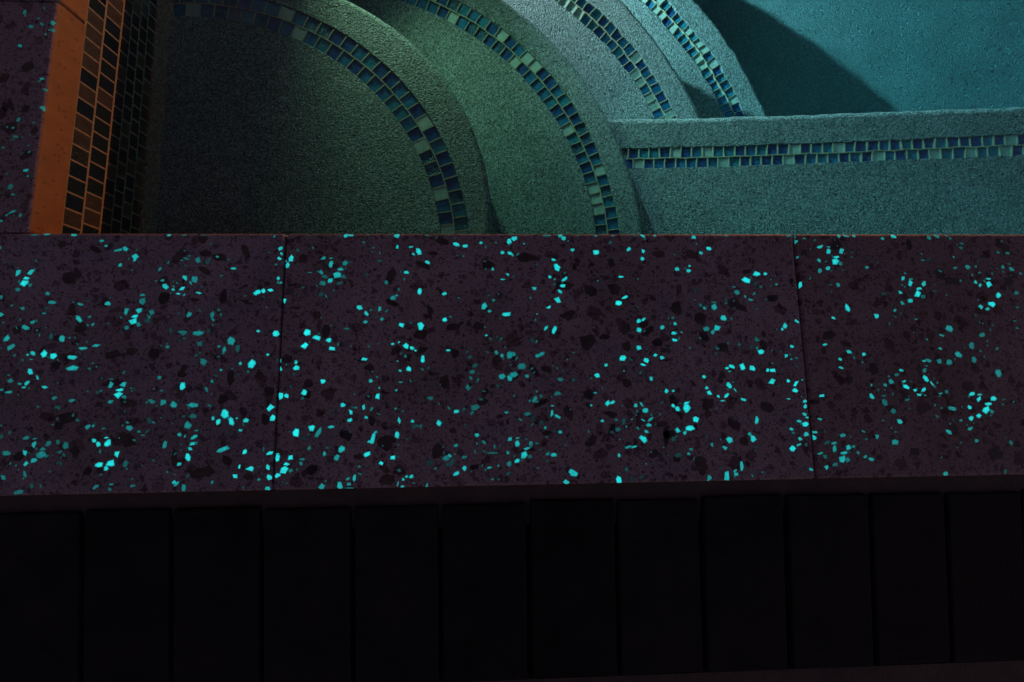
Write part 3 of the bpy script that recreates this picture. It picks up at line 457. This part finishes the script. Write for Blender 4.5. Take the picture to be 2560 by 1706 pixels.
,-220,3.9,5.6,60,0.8;904,-224,3,5.6,90,0.8;894,-228,6.5,3,-5,0.8;901,-231,6,7.8,90,0.95;884,-237,3,5.6,70,0.8;901,-243,6.5,5.6,45,0.8;911,-2
41,7.3,3,0,0.75;910,-247,6,6.9,0,0.9;893,-248,5.6,4.3,-40,0.8;891,-255,3.5,6.9,-80,0.75;883,-259,7.3,6.5,10,1;867,-168,9.9,5.2,3,1;865,-181,
9.1,6.9,0,0.95;1070,-198,7.3,3.5,-8,0.6;1078,-196,5.6,5.6,50,0.45;1082,-216,10.8,6,-10,0.6;1069,-215,3.9,3,0,0.35;1091,-230,4.3,3,20,0.5;107
4,-243,9.5,4.7,-40,0.7;1101,-240,3.9,8.2,-70,0.6;1107,-254,4.7,6,90,0.55;1149,-257,5.6,6,0,0.4;1062,-225,3.5,5.2,60,0.35;1064,-291,6.9,5.2,0
,0.65;1137,-290,4.7,5.6,-20,0.3;1109,-199,9.1,4.7,15,0.95;1119,-200,6,2.2,5,0.8;1117,-205,8.2,5.6,70,0.95;1135,-205,8.2,6.5,35,0.95;1104,-21
5,6.5,4.7,-45,0.95;1128,-211,8.2,3.9,5,0.95;1124,-218,10.8,8.2,35,1;1131,-220,6,5.6,0,0.5;1114,-225,6.5,5.2,25,0.95;1104,-228,6.5,6.5,0,0.9;
1148,-206,6.5,2.6,5,0.3;1146,-212,4.3,3.5,-30,0.3;925,-253,8.6,4.7,15,0.3;933,-254,7.3,3,15,0.6;933,-260,8.2,5.6,70,0.65;916,-265,3,7.8,-75,
0.6;921,-269,6.5,4.7,-45,0.4;950,-259,7.8,6.5,30,0.75;956,-258,5.6,3.5,10,0.5;944,-265,8.2,3.5,5,0.75;941,-272,10.8,8.2,35,0.75;948,-273,6,5
.6,0,0.5;932,-278,6.9,4.7,15,0.45;921,-281,5.6,5.6,20,0.75;961,-265,3.9,3.9,-30,0.5;969,-270,6,3.9,35,0.6;976,-273,4.3,7.8,90,0.65;903,-283,
3.5,6.5,70,0.7;-38,281,7.7,4.6,90,0.4;-28,262,6.5,5.8,30,0.4;-16,266,6.9,3.8,-30,0.4;-3,268,6.5,6.5,-30,0.5;-2,258,5.8,5,0,0.4;-38,236,6.1,5
.4,-20,0.5;-7,193,7.7,4.2,5,0.5;-2,179,6.5,3.8,-10,0.4;-2,155,8.4,5.4,-40,0.5;-28,140,6.5,5,90,0.4;-10,136,5,3.5,0,0.3;-29,118,7.7,3.5,-15,0
.35;-21,118,3.8,2.7,0,0.3;-41,104,4.6,3.5,0,0.3;-13,107,3.8,3.8,0,0.25;-12,76,6.5,4.2,5,0.6;-27,56,7.7,5.8,60,0.35;-23,46,5.4,3.5,-10,0.4;-2
1,25,9.6,3.1,25,0.5;-27,21,5,2.7,30,0.4;-32,14,4.6,3.8,0,0.5"""
DARKC = """50,-53,15.1,18.3,50;158,-77,12.9,15.1,0;152,-142,12.9,10.4,0;128,-139,14,8.6,0;201,-25,14,8.6,0;197,-8,10.8,9.7,0;212,-273,20.5,8.6,25;58,-9
0,8.6,12.9,0;0,-114,10.4,10.8,0;187,-159,7.6,8.6,0;233,-194,11.9,8.6,25;134,-237,15.1,15.1,0;241,-261,12.9,8.6,-30;69,-114,12.9,8.6,0;192,-8
0,9.7,5.4,0;225,-77,8.6,17.3,0;251,-83,12.9,3.9,-30;39,-14,9.7,8.6,0;58,-220,10.8,9.7,0;266,-279,12.9,7.6,5;47,-153,10.8,6.5,0;239,-170,8.6,
15.1,0;343,-118,9.9,18.3,0;283,-185,10.8,14,60;465,-25,12.9,5.4,0;453,-39,19.4,6.5,-25;452,-121,15.1,12.9,0;492,-145,10.8,10.8,0;531,-39,15.
1,9.7,20;497,-111,12.9,4.7,50;480,-177,11.9,14,0;417,-285,21.6,12.9,0;514,-273,11.9,5.4,15;326,-178,10.4,9.5,0;332,-99,11.9,9.7,0;313,-31,10
.8,10.8,0;424,-141,12.9,9.7,50;519,-113,12.9,12.9,0;399,-221,8.6,10.8,0;370,-235,11.9,15.1,60;413,-246,12.9,17.3,70;303,-63,12.9,4.3,15;473,
-255,12.9,17.3,0;271,-169,10.8,9.7,0;334,-273,15.1,12.9,0;394,-160,7.6,11.9,70;626,-100,22.7,9.7,15;779,-26,15.1,10.4,-30;693,-138,10.8,11.9
,0;668,-127,12.9,6.9,5;719,-263,16.2,10.8,20;806,-173,7.8,10.8,0;786,-207,12.9,16.2,0;653,-70,15.1,12.9,0;756,-93,12.9,17.3,0;827,-88,15.1,1
2.9,0;647,-193,12.9,12.9,0;738,-26,15.1,8.6,0;647,-134,20.5,20.5,0;760,-69,7.8,11.9,0;679,-37,7.6,11.9,0;634,-42,6.5,9.7,0;846,-48,12.9,5.4,
15;815,-230,10.8,17.3,60;773,-272,15.1,12.9,0;672,-217,9.7,17.3,80;692,-181,10.8,10.8,0;645,-250,9.7,6.5,0;730,-134,12.9,9.7,0;576,-30,20.5,
10.8,0;860,-125,7.6,8.6,0;597,-237,12.9,6.5,0;991,-167,13.4,15.1,0;1006,-87,8.6,15.1,-60;938,-128,11.9,8.6,-30;960,-138,14,5.4,-20;973,-111,
8.6,6.5,0;977,-66,11.9,11.9,0;1055,-14,12.9,7.8,90;1157,-258,8.2,8.2,0;1011,-279,12.9,11.9,0;1048,-168,8.6,9.7,0;1027,-200,12.9,11.9,0;1149,
-29,8.6,4.3,0;1037,-127,10.8,9.7,-30;946,-4,10.8,8.6,0;900,-60,5.4,7.6,0;932,-146,6.5,8.6,0;973,-160,5.4,6.5,0;913,-206,8.6,6.5,0;1068,-129,
10.8,10.8,0;1178,-62,12.9,12.9,0;1081,-105,11.9,11.9,0;1081,-240,12.9,15.1,0;958,-181,12.9,8.6,0;1050,-214,15.1,12.9,20;1030,-265,12.9,8.6,0
;1130,-263,10.8,6.5,0"""
# ------------------------------------------------------------------ helpers
def link(name, bm, mats, parent=None, smooth=False):
    me = bpy.data.meshes.new(name)
    bm.normal_update()
    bm.to_mesh(me)
    bm.free()
    for m in (mats if isinstance(mats, (list, tuple)) else [mats]):
        me.materials.append(m)
    if smooth:
        for p in me.polygons:
            p.use_smooth = True
    o = bpy.data.objects.new(name, me)
    C.objects.link(o)
    if parent:
        o.parent = parent
    return o

def tag(o, label=None, cat=None, group=None, kind=None):
    for k, v in (('label', label), ('category', cat), ('group', group), ('kind', kind)):
        if v:
            o[k] = v
    return o

def box(bm, x0, x1, y0, y1, z0, z1, mat=0, skip=()):
    vs = [bm.verts.new((x, y, z)) for z in (z0, z1) for y in (y0, y1) for x in (x0, x1)]
    F = {'bottom': (0, 2, 3, 1), 'top': (4, 5, 7, 6), 'south': (0, 1, 5, 4), 'north': (2, 6, 7, 3), 'west': (0, 4, 6, 2), 'east': (1, 3, 7, 5)}
    for k, f in F.items():
        if k not in skip:
            fc = bm.faces.new([vs[i] for i in f])
            fc.material_index = mat
    return vs

def rounded_box(x0, x1, y0, y1, z0, z1, r, seg=3, jitter=0.0, top_only=False):
    bm = bmesh.new()
    vs = box(bm, x0, x1, y0, y1, z0, z1)
    for v in vs:
        v.co += Vector((random.uniform(-1, 1), random.uniform(-1, 1), 0)) * jitter
    es = [e for e in bm.edges if max(v.co.z for v in e.verts) > z1 - 1e-6] if top_only else list(bm.edges)
    bmesh.ops.bevel(bm, geom=es, offset=r, segments=seg, affect='EDGES', profile=0.5)
    return bm

def quad(bm, pts, mat=0):
    f = bm.faces.new([bm.verts.new(p) for p in pts])
    f.material_index = mat
    return f

SEQ = [0.34, 0.60, 0.80, 0.92, 1.0]
def pick(rng, crackle=0.10):
    r = rng.random()
    if r < crackle: return 4
    r = rng.random()
    return 0 if r < 0.26 else 1 if r < 0.54 else 2 if r < 0.75 else 3

# ------------------------------------------------------------------ the setting
W = -0.0305   # underside of the coping, top of the deck bed
bm = bmesh.new()                                                    # deck bed, one sheet with the pool cut out
X0, X1, Y0, Y1 = -40.0, 45.0, -40.0, 45.0
BZ = -0.0315
gx = [X0, -0.30, POOL_X + 0.30, X1]; gy = [Y0, -0.29, POOL_Y + 0.29, Y1]
for i in range(3):
    for j in range(3):
        if not (i == 1 and j == 1):
            quad(bm, [(gx[i], gy[j], BZ), (gx[i+1], gy[j], BZ), (gx[i+1], gy[j+1], BZ), (gx[i], gy[j+1], BZ)])
tag(link('ground', bm, SOIL), kind='structure')

bm = bmesh.new()
quad(bm, [(-0.05, -0.05, ZF), (POOL_X + 0.05, -0.05, ZF), (POOL_X + 0.05, POOL_Y + 0.05, ZF), (-0.05, POOL_Y + 0.05, ZF)])
tag(link('pool_floor', bm, FLOOR_PLASTER), kind='structure')

bm = bmesh.new()
box(bm, -0.02, POOL_X + 0.02, -0.02, POOL_Y + 0.02, ZF - 0.05, Z_WATER)
tag(link('water', bm, WATER), kind='structure')

# ------------------------------------------------------------------ pool walls with their waterline tile borders
def pool_wall(horizontal, pos, a0, a1, inward, label):
    """a wall block along x (horizontal) or y; `inward` = +1/-1, the side that faces the water"""
    T = 0.28
    bm = bmesh.new()
    tile_h = 6 * 0.0215 + 0.002
    zt = W - 0.0005
    rec = 0.004                                                  # the tiles sit in a shallow rebate
    def B(d0, d1, z0, z1):
        lo, hi = sorted((pos + inward * d0, pos + inward * d1))
        if horizontal: box(bm, a0, a1, lo, hi, z0, z1)
        else: box(bm, lo, hi, a0, a1, z0, z1)
    B(-T, 0.0, ZF - 0.1, zt - tile_h)
    B(-T, -rec, zt - tile_h, zt)
    wall = link('pool_wall', bm, PLASTER)
    tag(wall, label, 'pool wall')
    def P(a, d, z):
        return (a, pos + inward * d, z) if horizontal else (pos + inward * d, a, z)
    rng = random.Random(hash(label) % 1000 if False else len(label))
    bt = bmesh.new(); bg = bmesh.new()
    pitch = 0.0215; g = 0.0022
    n = int((a1 - a0) / pitch) - 1
    fl = (inward > 0) != horizontal
    def Q(bm_, a_, b_, z0, z1, d, mi=0, tilt=0.0):
        pts = [P(a_, d, z0), P(b_, d, z0), P(b_, d + tilt, z1), P(a_, d + tilt, z1)]
        if not fl: pts.reverse()
        quad(bm_, pts, mi)
    for r in range(6):
        z1 = zt + 0.0006 - r * pitch; z0 = z1 - pitch
        off = 0.5 * pitch * (r % 2) + 0.003
        for k in range(n):
            a = a0 + off + k * pitch
            Q(bt, a + g / 2, a + pitch - g / 2, z0 + g / 2, z1 - g / 2, -0.0006, pick(rng, 0.02), rng.uniform(-0.0003, 0.0003))
            # vertical grout joint
            quad(bg, [P(a - g / 2, -0.0004, z0), P(a + g / 2, -0.0004, z0), P(a + g / 2, -0.0004, z1), P(a - g / 2, -0.0004, z1)])
        quad(bg, [P(a0, -0.0002, z1 - g / 2), P(a1, -0.0002, z1 - g / 2), P(a1, -0.0002, z1 + g / 2), P(a0, -0.0002, z1 + g / 2)])
    band = link('tile_border', bt, WALL_TILES, wall)
    link('grout', bg, WALL_GROUT, band)
    return wall

pool_wall(False, 0.0, -0.28, POOL_Y + 0.28, +1, 'left pool wall with dark waterline mosaic tiles under the orange lit coping edge')
pool_wall(True, 0.0, 0.0, POOL_X, +1, 'near pool wall hidden below the front row of glowing coping slabs')
pool_wall(False, POOL_X, -0.28, POOL_Y + 0.28, -1, 'far right end wall of the pool beyond the flat lit floor')
pool_wall(True, POOL_Y, 0.0, POOL_X, -1, 'far back wall of the pool opposite the front coping')

# ------------------------------------------------------------------ curved steps
def ray_circle(cx, cy, th, nx, ny, R):
    dx, dy = math.cos(th), math.sin(th)
    ox, oy = cx - nx, cy - ny
    b = ox * dx + oy * dy
    c = ox * ox + oy * oy - R * R
    return -b + math.sqrt(max(b * b - c, 0))

def curved_step(zt, band, nose, zbot, label, seed, crackle, zz=0.0045):
    bx, by, br = band
    hw = 0.0236
    rr = 0.011
    a0, a1, da = -60.0, 150.0, 1.0
    bm = bmesh.new()
    rows = []
    N = int((a1 - a0) / da)
    for i in range(N + 1):
        th = math.radians(a0 + i * da)
        rn = max(ray_circle(bx, by, th, *nose), br + hw + 0.03)
        prof = [(0.0, zt), (0.25 * br, zt), (0.5 * br, zt), (0.75 * br, zt), (br - hw - 0.001, zt), (br - hw, zt - 0.0006), (br - hw + 0.0002, zt - zz - 0.0008), (br + hw - 0.0002, zt - zz - 0.0008),
                (br + hw, zt - 0.0006), (br + hw + 0.001, zt)]
        prof += [(rn - rr + rr * math.sin(t), zt - rr + rr * math.cos(t)) for t in [math.radians(x) for x in (0, 18, 36, 54, 72, 90)]]
        prof += [(rn, zt - 0.06), (rn, zbot - 0.02)]
        c, s = math.cos(th), math.sin(th)
        rows.append([bm.verts.new((max(bx + r * c, -0.018), max(by + r * s, -0.018), z)) for r, z in prof])
    for i in range(N):
        A, B = rows[i], rows[i + 1]
        for j in range(len(A) - 1):
            try:
                bm.faces.new((A[j], A[j + 1], B[j + 1], B[j]))
            except ValueError:
                pass
    bmesh.ops.remove_doubles(bm, verts=bm.verts, dist=1e-5)
    step = link('pool_step', bm, PLASTER)
    for p in step.data.polygons:
        p.use_smooth = abs(p.normal.z) < 0.995
    tag(step, label, 'pool step', 'curved steps in the pool corner')
    rng = random.Random(seed)
    bt, bg = bmesh.new(), bmesh.new()
    g = 0.0019
    zbk = zt - zz
    def arcpt(r, th, z): return (bx + r * math.cos(th), by + r * math.sin(th), z)
    def bar(bm_, r0, r1, t0, t1, z0, z1):
        vs = [bm_.verts.new(arcpt(r, t, z)) for z in (z0, z1) for t in (t0, t1) for r in (r0, r1)]
        for f in ((4, 5, 7, 6), (0, 1, 5, 4), (2, 6, 7, 3), (0, 4, 6, 2), (1, 3, 7, 5)):
            bm_.faces.new([vs[i] for i in f])
    dth = TILE / br
    t_end = math.radians(a1)
    for row, (r0, r1) in enumerate(((br - hw, br), (br, br + hw))):
        th = math.radians(a0) + dth * (0.45 if row else 0.0) + seed * 0.003
        while th < t_end:
            cx_, cy_ = bx + br * math.cos(th), by + br * math.sin(th)
            if cx_ > -0.01 and cy_ > -0.01:
                d = dth * rng.uniform(0.975, 1.0)
                e0, e1 = th + g / 2 / br, th + dth - g / 2 / br
                t = [rng.uniform(-0.0004, 0.0004) for _ in range(4)]
                mi = pick(rng, crackle)
                lift = 0.0012 if mi == 3 else 0.0
                quad(bt, [arcpt(r0 + g / 2, e0, zbk + t[0] + lift), arcpt(r1 - g / 2, e0, zbk + t[1] + lift), arcpt(r1 - g / 2, e1, zbk + t[2] + lift), arcpt(r0 + g / 2, e1, zbk + t[3] + lift)], mi)
                bar(bg, r0 + 0.0006, r1 - 0.0006, th - g / 2 / br, th + g / 2 / br, zbk - 0.0006, zt - 0.0006)
                # the long joint between the two rows, in short chords
                if row == 0:
                    bar(bg, br - g / 2, br + g / 2, th, th + dth, zbk - 0.0006, zt - 0.0004 + rng.uniform(-0.0002, 0.0001))
            th += dth
    band_o = link('tile_band', bt, TILES, step)
    link('grout', bg, GROUT, band_o)
    return step

curved_step(Z1, (0.0428, 0.0282, 0.4297), (0.1097, 0.0958, 0.4211), ZF, 'dim topmost curved step nearest the left wall with a ring of dark glass mosaic', 3, 0.14, 0.0026)
curved_step(Z2, (0.1959, 0.0695, 0.573), (0.1653, 0.0568, 0.6782), ZF, 'green lit second curved step whose mosaic band runs down to the front coping', 5, 0.08)
curved_step(Z3, (0.3053, 0.1708, 0.7087), (0.1839, 0.0816, 0.9361), ZF, 'grey third curved step whose mosaic band ends at the straight bench edge', 8, 0.0)
curved_step(Z4, (0.3477, 0.1959, 0.9263), (0.2226, 0.1175, 1.1530), ZF, 'lowest and outermost curved step casting the wide shadow on the pool floor', 11, 0.0)

# ------------------------------------------------------------------ straight bench along the near wall
def bench():
    zt, zz, rr = ZB, 0.0045, 0.014
    x0, x1 = 0.55, POOL_X + 0.01
    xs = [x0, 0.80, 0.95, 1.10, 1.25, 1.40, 1.55, 1.70, 1.9, 2.4, 3.0, x1]
    def ye(x): return 0.382 - 0.0095 * (x - 0.79)
    def yb(x): return 0.2918 - 0.0030 * (x - 0.82)
    hw = 0.0216
    bm = bmesh.new()
    rows = []
    for x in xs:
        e, b = ye(x), yb(x)
        prof = [(-0.018, zt), (0.1, zt), (b - hw - 0.001, zt), (b - hw, zt - 0.0006), (b - hw + 0.0002, zt - zz - 0.0008), (b + hw - 0.0002, zt - zz - 0.0008), (b + hw, zt - 0.0006), (b + hw + 0.001, zt)]
        prof += [(e - rr + rr * math.sin(t), zt - rr + rr * math.cos(t)) for t in [math.radians(v) for v in (0, 18, 36, 54, 72, 90)]]
        prof += [(e, zt - 0.06), (e, ZF - 0.02)]
        rows.append([bm.verts.new((x, y, z)) for y, z in prof])
    for A, B in zip(rows, rows[1:]):
        for j in range(len(A) - 1):
            bm.faces.new((A[j], B[j], B[j + 1], A[j + 1]))
    o = link('pool_bench', bm, PLASTER)
    for p in o.data.polygons:
        p.use_smooth = abs(p.normal.z) < 0.995
    tag(o, 'straight underwater bench with two rows of blue mosaic along the front wall', 'bench')
    rng = random.Random(4)
    code = {'N': 0, 'B': 1, 'T': 2, 'P': 3}
    S1 = 'NTTNPNBPTTNBTNNPNBTPBNNBNTNNTNNNTNPN'
    S2 = 'NPNBNBBNBPTNBNNPNBTBNBNPBNTNPTBPTTPNBT'
    bt, bg = bmesh.new(), bmesh.new()
    g = 0.0020
    pitch = 0.0224
    zbk = zt - zz
    for row, (s, xa) in enumerate(((S1, 0.8222), (S2, 0.8323 - pitch))):
        k = 0
        x = xa
        while x < POOL_X - 0.05:
            mi = code[s[k]] if k < len(s) else min(pick(rng, 0), 3)
            xm0, xm1 = x + g / 2, x + pitch - g / 2
            def yr(xx, f):
                b = yb(xx)
                return (b + f * hw) if row == 0 else (b - hw + f * hw)
            t = [rng.uniform(-0.0004, 0.0004) for _ in range(4)]
            lf = 0.001 if mi == 3 else 0
            quad(bt, [(xm0, yr(xm0, 0.06), zbk + t[0] + lf), (xm1, yr(xm1, 0.06), zbk + t[1] + lf), (xm1, yr(xm1, 0.97), zbk + t[2] + lf), (xm0, yr(xm0, 0.97), zbk + t[3] + lf)], mi)
            vs = [bg.verts.new((xx, yr(xx, f), z)) for z in (zbk - 0.0006, zt - 0.0006) for f in (0.02, 0.98) for xx in (x - g / 2, x + g / 2)]
            for f in ((4, 5, 7, 6), (0, 1, 5, 4), (2, 6, 7, 3), (0, 4, 6, 2), (1, 3, 7, 5)):
                bg.faces.new([vs[i] for i in f])
            if row == 0:
                vs = [bg.verts.new((xx, yb(xx) + d, z)) for z in (zbk - 0.0006, zt - 0.0004) for d in (-g / 2, g / 2) for xx in (x, x + pitch)]
                for f in ((4, 5, 7, 6), (0, 1, 5, 4), (2, 6, 7, 3)):
                    bg.faces.new([vs[i] for i in f])
            x += pitch
            k += 1
    band_o = link('tile_band', bt, TILES, o)
    link('grout', bg, GROUT, band_o)
bench()

# ------------------------------------------------------------------ terrazzo coping slabs with glowing stones set in them
R_E = 0.0035
def parse(s):
    return [[float(t) for t in c.split(',')] for c in s.replace('\n', '').split(';')]
GL, DK = parse(GLOW), parse(DARKC)

def paint(bm, rim, core, charge):
    """translucent stones glow most where they are thick: full charge in the core, less along the thin rim"""
    if charge is None:
        return
    lay = bm.verts.layers.float['charge']
    for v in rim: v[lay] = charge * 0.5
    for v in core: v[lay] = charge * 1.15

def chip(bm, cx, cy, l, w, ang, rng, zf, lim, off, many=False, charge=None):
    n = rng.choice((5, 6, 7, 8)) if many else rng.choice((4, 5, 5, 6, 6))
    ph = rng.uniform(0, 6.28)
    ca, sa = math.cos(math.radians(ang)), math.sin(math.radians(ang))
    pts = []
    for k in range(n):
        t = ph + 6.2832 * (k + rng.uniform(-0.27, 0.27)) / n
        sq = (abs(math.cos(t)) ** 3 + abs(math.sin(t)) ** 3) ** (-1 / 3)
        r = sq * rng.uniform(0.80, 1.16)
        u, v = r * math.cos(t) * l / 2, r * math.sin(t) * w / 2
        x, y = cx + u * ca - v * sa, cy + u * sa + v * ca
        x = min(max(x, lim[0]), lim[1]); y = min(max(y, lim[2]), lim[3])
        pts.append((x, y, zf(x, y) + off))
    # drop points that fell together at an edge
    keep = [p for i, p in enumerate(pts) if math.hypot(p[0] - pts[i - 1][0], p[1] - pts[i - 1][1]) > 1e-4]
    if len(keep) < 3:
        return None
    mx, my = sum(p[0] for p in keep) / len(keep), sum(p[1] for p in keep) / len(keep)
    near = max(mx - l, -9) < lim[0] + 0.006 or mx + l > lim[1] - 0.006 or my - l < lim[2] + 0.006 or my + l > lim[3] - 0.006
    if not near:
        c = bm.verts.new((mx, my, zf(mx, my) + off))
        vs = [bm.verts.new(p) for p in keep]
        ins = [bm.verts.new((mx + (p[0] - mx) * 0.6, my + (p[1] - my) * 0.6, p[2])) for p in keep]
        nn = len(keep)
        out = [bm.faces.new((vs[i], vs[(i + 1) % nn], ins[(i + 1) % nn], ins[i])) for i in range(nn)]
        out += [bm.faces.new((ins[i], ins[(i + 1) % nn], c)) for i in range(nn)]
        paint(bm, vs, ins + [c], charge)
        return out
    rim = []                                                        # split the outline finely and drape it over the rounded edge
    for i in range(len(keep)):
        p, q = keep[i], keep[(i + 1) % len(keep)]
        for k in range(4):
            rim.append((p[0] + (q[0] - p[0]) * k / 4, p[1] + (q[1] - p[1]) * k / 4))
    rings = [[bm.verts.new((mx + (x - mx) * f, my + (y - my) * f, zf(mx + (x - mx) * f, my + (y - my) * f) + off)) for x, y in rim] for f in (1.0, 0.8, 0.6, 0.4, 0.2)]
    c = bm.verts.new((mx, my, zf(mx, my) + off))
    out = []
    n = len(rim)
    for A, B in zip(rings, rings[1:]):
        for i in range(n):
            out.append(bm.faces.new((A[i], A[(i + 1) % n], B[(i + 1) % n], B[i])))
    for i in range(n):
        out.append(bm.faces.new((rings[-1][i], rings[-1][(i + 1) % n], c)))
    paint(bm, rings[0], [v for r in rings[1:] for v in r] + [c], charge)
    return out

def slab(x0, x1, y0, y1, label, seed, tone=(1, 1, 1)):
    bm = rounded_box(x0, x1, y0, y1, -0.0305, 0.0, R_E, 4, 0.0, True)
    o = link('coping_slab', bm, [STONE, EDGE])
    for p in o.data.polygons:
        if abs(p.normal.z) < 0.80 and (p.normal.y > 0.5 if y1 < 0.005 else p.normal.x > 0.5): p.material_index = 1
        p.use_smooth = abs(p.normal.z) < 0.98 and max(abs(p.normal.x), abs(p.normal.y)) < 0.98
    o.color = (*tone, 1)
    tag(o, label, 'coping slab', 'glowing terrazzo coping slabs round the pool')
    def zf(x, y):
        d = max(x - (x1 - R_E), (x0 + R_E) - x, y - (y1 - R_E), (y0 + R_E) - y, 0.0)
        d = min(d, R_E * 0.98)
        return math.sqrt(R_E * R_E - d * d) - R_E
    e = 0.0005
    lim = (x0 + e, x1 - e, y0 + e, y1 - e)
    rng = random.Random(seed)
    bg, bd = bmesh.new(), bmesh.new()
    bg.verts.layers.float.new('charge')
    inside = 0
    for cx, cy, l, w, a, b in GL:
        cx, cy = cx / 1000, cy / 1000
        if y1 > 0.005 or cy <= 0.006:
            if cy > y1 - 0.002 and cy <= y1 + 0.006 and y1 < 0.005: cy = y1 - 0.003
        if x0 < cx <= x1 and y0 < cy <= y1:
            f = chip(bg, cx, cy, l / 1000, w / 1000, a, rng, zf, lim, 0.00025, False, 0.80 * b ** 2.4)
            k = rng.choice((0, 0, 1, 1, 2))                          # faint splinters round the bigger stones
            for _k in range(k):
                d, t = rng.uniform(0.006, 0.022), rng.uniform(0, 6.28)
                x, y = cx + d * math.cos(t), cy + d * math.sin(t)
                if x0 + .003 < x < x1 - .003 and y0 + .003 < y < y1 - .003:
                    chip(bg, x, y, rng.uniform(.0018, .0055), rng.uniform(.0014, .0035), rng.uniform(0, 180), rng, zf, lim, 0.0002, False, rng.uniform(0.01, 0.12))
    # slabs or ends of slabs beyond the picture carry the same mix of stones
    rng2 = random.Random(seed + 50)
    vis = lambda x, y: (-0.13 < x < 1.23 and -0.31 < y < 0.33)
    for _ in range(int((x1 - x0) * (y1 - y0) * 3600)):
        x, y = rng2.uniform(x0 + .004, x1 - .004), rng2.uniform(y0 + .004, y1 - .004)
        if vis(x, y): continue
        f = chip(bg, x, y, rng2.uniform(.004, .01), rng2.uniform(.003, .007), rng2.uniform(0, 180), rng2, zf, lim, 0.00025, False, 0.80 * rng2.uniform(0.25, 0.95) ** 2.4)
    for cx, cy, l, w, a in DK:
        cx, cy = cx / 1000, cy / 1000
        if x0 < cx <= x1 and y0 < cy <= y1:
            chip(bd, cx, cy, l / 1000, w / 1000, a, rng, zf, lim, 0.00012, True)
    for _ in range(int((x1 - x0) * (y1 - y0) * 500)):
        x, y = rng2.uniform(x0 + .006, x1 - .006), rng2.uniform(y0 + .006, y1 - .006)
        if -0.04 < x < 1.23 and y0 < -0.2 and rng2.random() < 0.6: continue
        chip(bd, x, y, rng2.uniform(.008, .022), rng2.uniform(.006, .014), rng2.uniform(0, 180), rng2, zf, lim, 0.0001, True)
    bg.verts.index_update()
    g = link('glowing_stones', bg, GLOWM, o)
    g['kind'] = 'stuff'
    d = link('dark_stones', bd, DARK, o)
    d['kind'] = 'stuff'
    return o

J = 0.0007
yo = -0.2945
xs = [-0.33, 0.2915, 0.9085, 1.525, 2.14, 2.755, 3.37, 3.985, 4.5]
front = ['terrazzo coping slab at the inner pool corner thick with scattered turquoise glowing stones',
         'middle terrazzo coping slab between two dark joints with bright turquoise glowing stones',
         'darker brownish terrazzo coping slab right of the right hand joint with glowing stones',
         'terrazzo coping slab just past the right edge of the picture',
         'fifth front coping slab along from the pool corner', 'sixth front coping slab along from the pool corner',
         'seventh front coping slab along from the pool corner', 'last front coping slab at the far right corner']
for i in range(2 + 2):
    slab(xs[i] + J, xs[i + 1] - J, yo, 0.0, front[i], 20 + i, ((0.98, 1.0, 1.04), (1.06, 1.04, 1.05), (0.92, 0.84, 0.82), (1, 1, 1))[i])
ys = [0.0003, 0.2985, 0.905, 1.51]
left = ['short dark terrazzo coping slab on the left beside the pool corner with dim blurred stones',
        'dark terrazzo coping slab on the left beyond the joint in the orange lit edge',
        'left coping slab further back past the top of the picture']
for i in range(3):
    slab(-0.3, 0.0, ys[i] + J * (i > 0), ys[i + 1] - J, left[i], 40 + i)

# ------------------------------------------------------------------ mortar joint and charcoal pavers
bm = bmesh.new()
quad(bm, [(-0.9, -0.345, -0.0205), (2.4, -0.345, -0.0205), (2.4, yo + 0.001, -0.0135), (-0.9, yo + 0.001, -0.0135)])
quad(bm, [(-0.9, -0.345, BZ), (2.4, -0.345, BZ), (2.4, -0.345, -0.0195), (-0.9, -0.345, -0.0195)])
tag(link('mortar_joint', bm, MORTAR), kind='structure')
bm = bmesh.new()
box(bm, -0.9, 2.4, -0.56, -0.5055, BZ, -0.0145, skip=('bottom',))
tag(link('mortar_strip', bm, MORTAR), kind='structure')

ordinal = ['first', 'second', 'third', 'fourth', 'fifth', 'sixth', 'seventh', 'eighth', 'ninth', 'tenth', 'eleventh', 'twelfth', 'thirteenth', 'fourteenth', 'fifteenth']
px = [-0.3247, -0.2238, -0.1229, -0.022, 0.0784, 0.1755, 0.2735, 0.3744, 0.4734, 0.5743, 0.6771, 0.7775, 0.8789, 0.9822, 1.0764, 1.1744, 1.2753]
for i in range(len(px) - 1):
    g = 0.0028
    y_top = -0.3165 + random.uniform(-0.0015, 0.0015)
    bm = rounded_box(px[i] + g, px[i + 1] - g, -0.5035, y_top, -0.031, -0.012 + random.uniform(-0.001, 0.001), 0.0018, 2, 0.0008)
    for v in bm.verts:                                              # hand-cut, each a little out of square
        v.co.x -= 0.035 * (v.co.x - 0.575) * (-0.3165 - v.co.y) / 0.187
    o = link('brick_paver', bm, PAVER)
    if i < 3 or i > 14:
        tag(o, 'nearly black charcoal paver just outside the picture', 'paver', 'charcoal pavers laid side by side below the coping')
    else:
        k = i - 3
        side = 'nearly black charcoal paver, %s from the left in the row below the coping' % ordinal[k]
        tag(o, side, 'paver', 'charcoal pavers laid side by side below the coping')
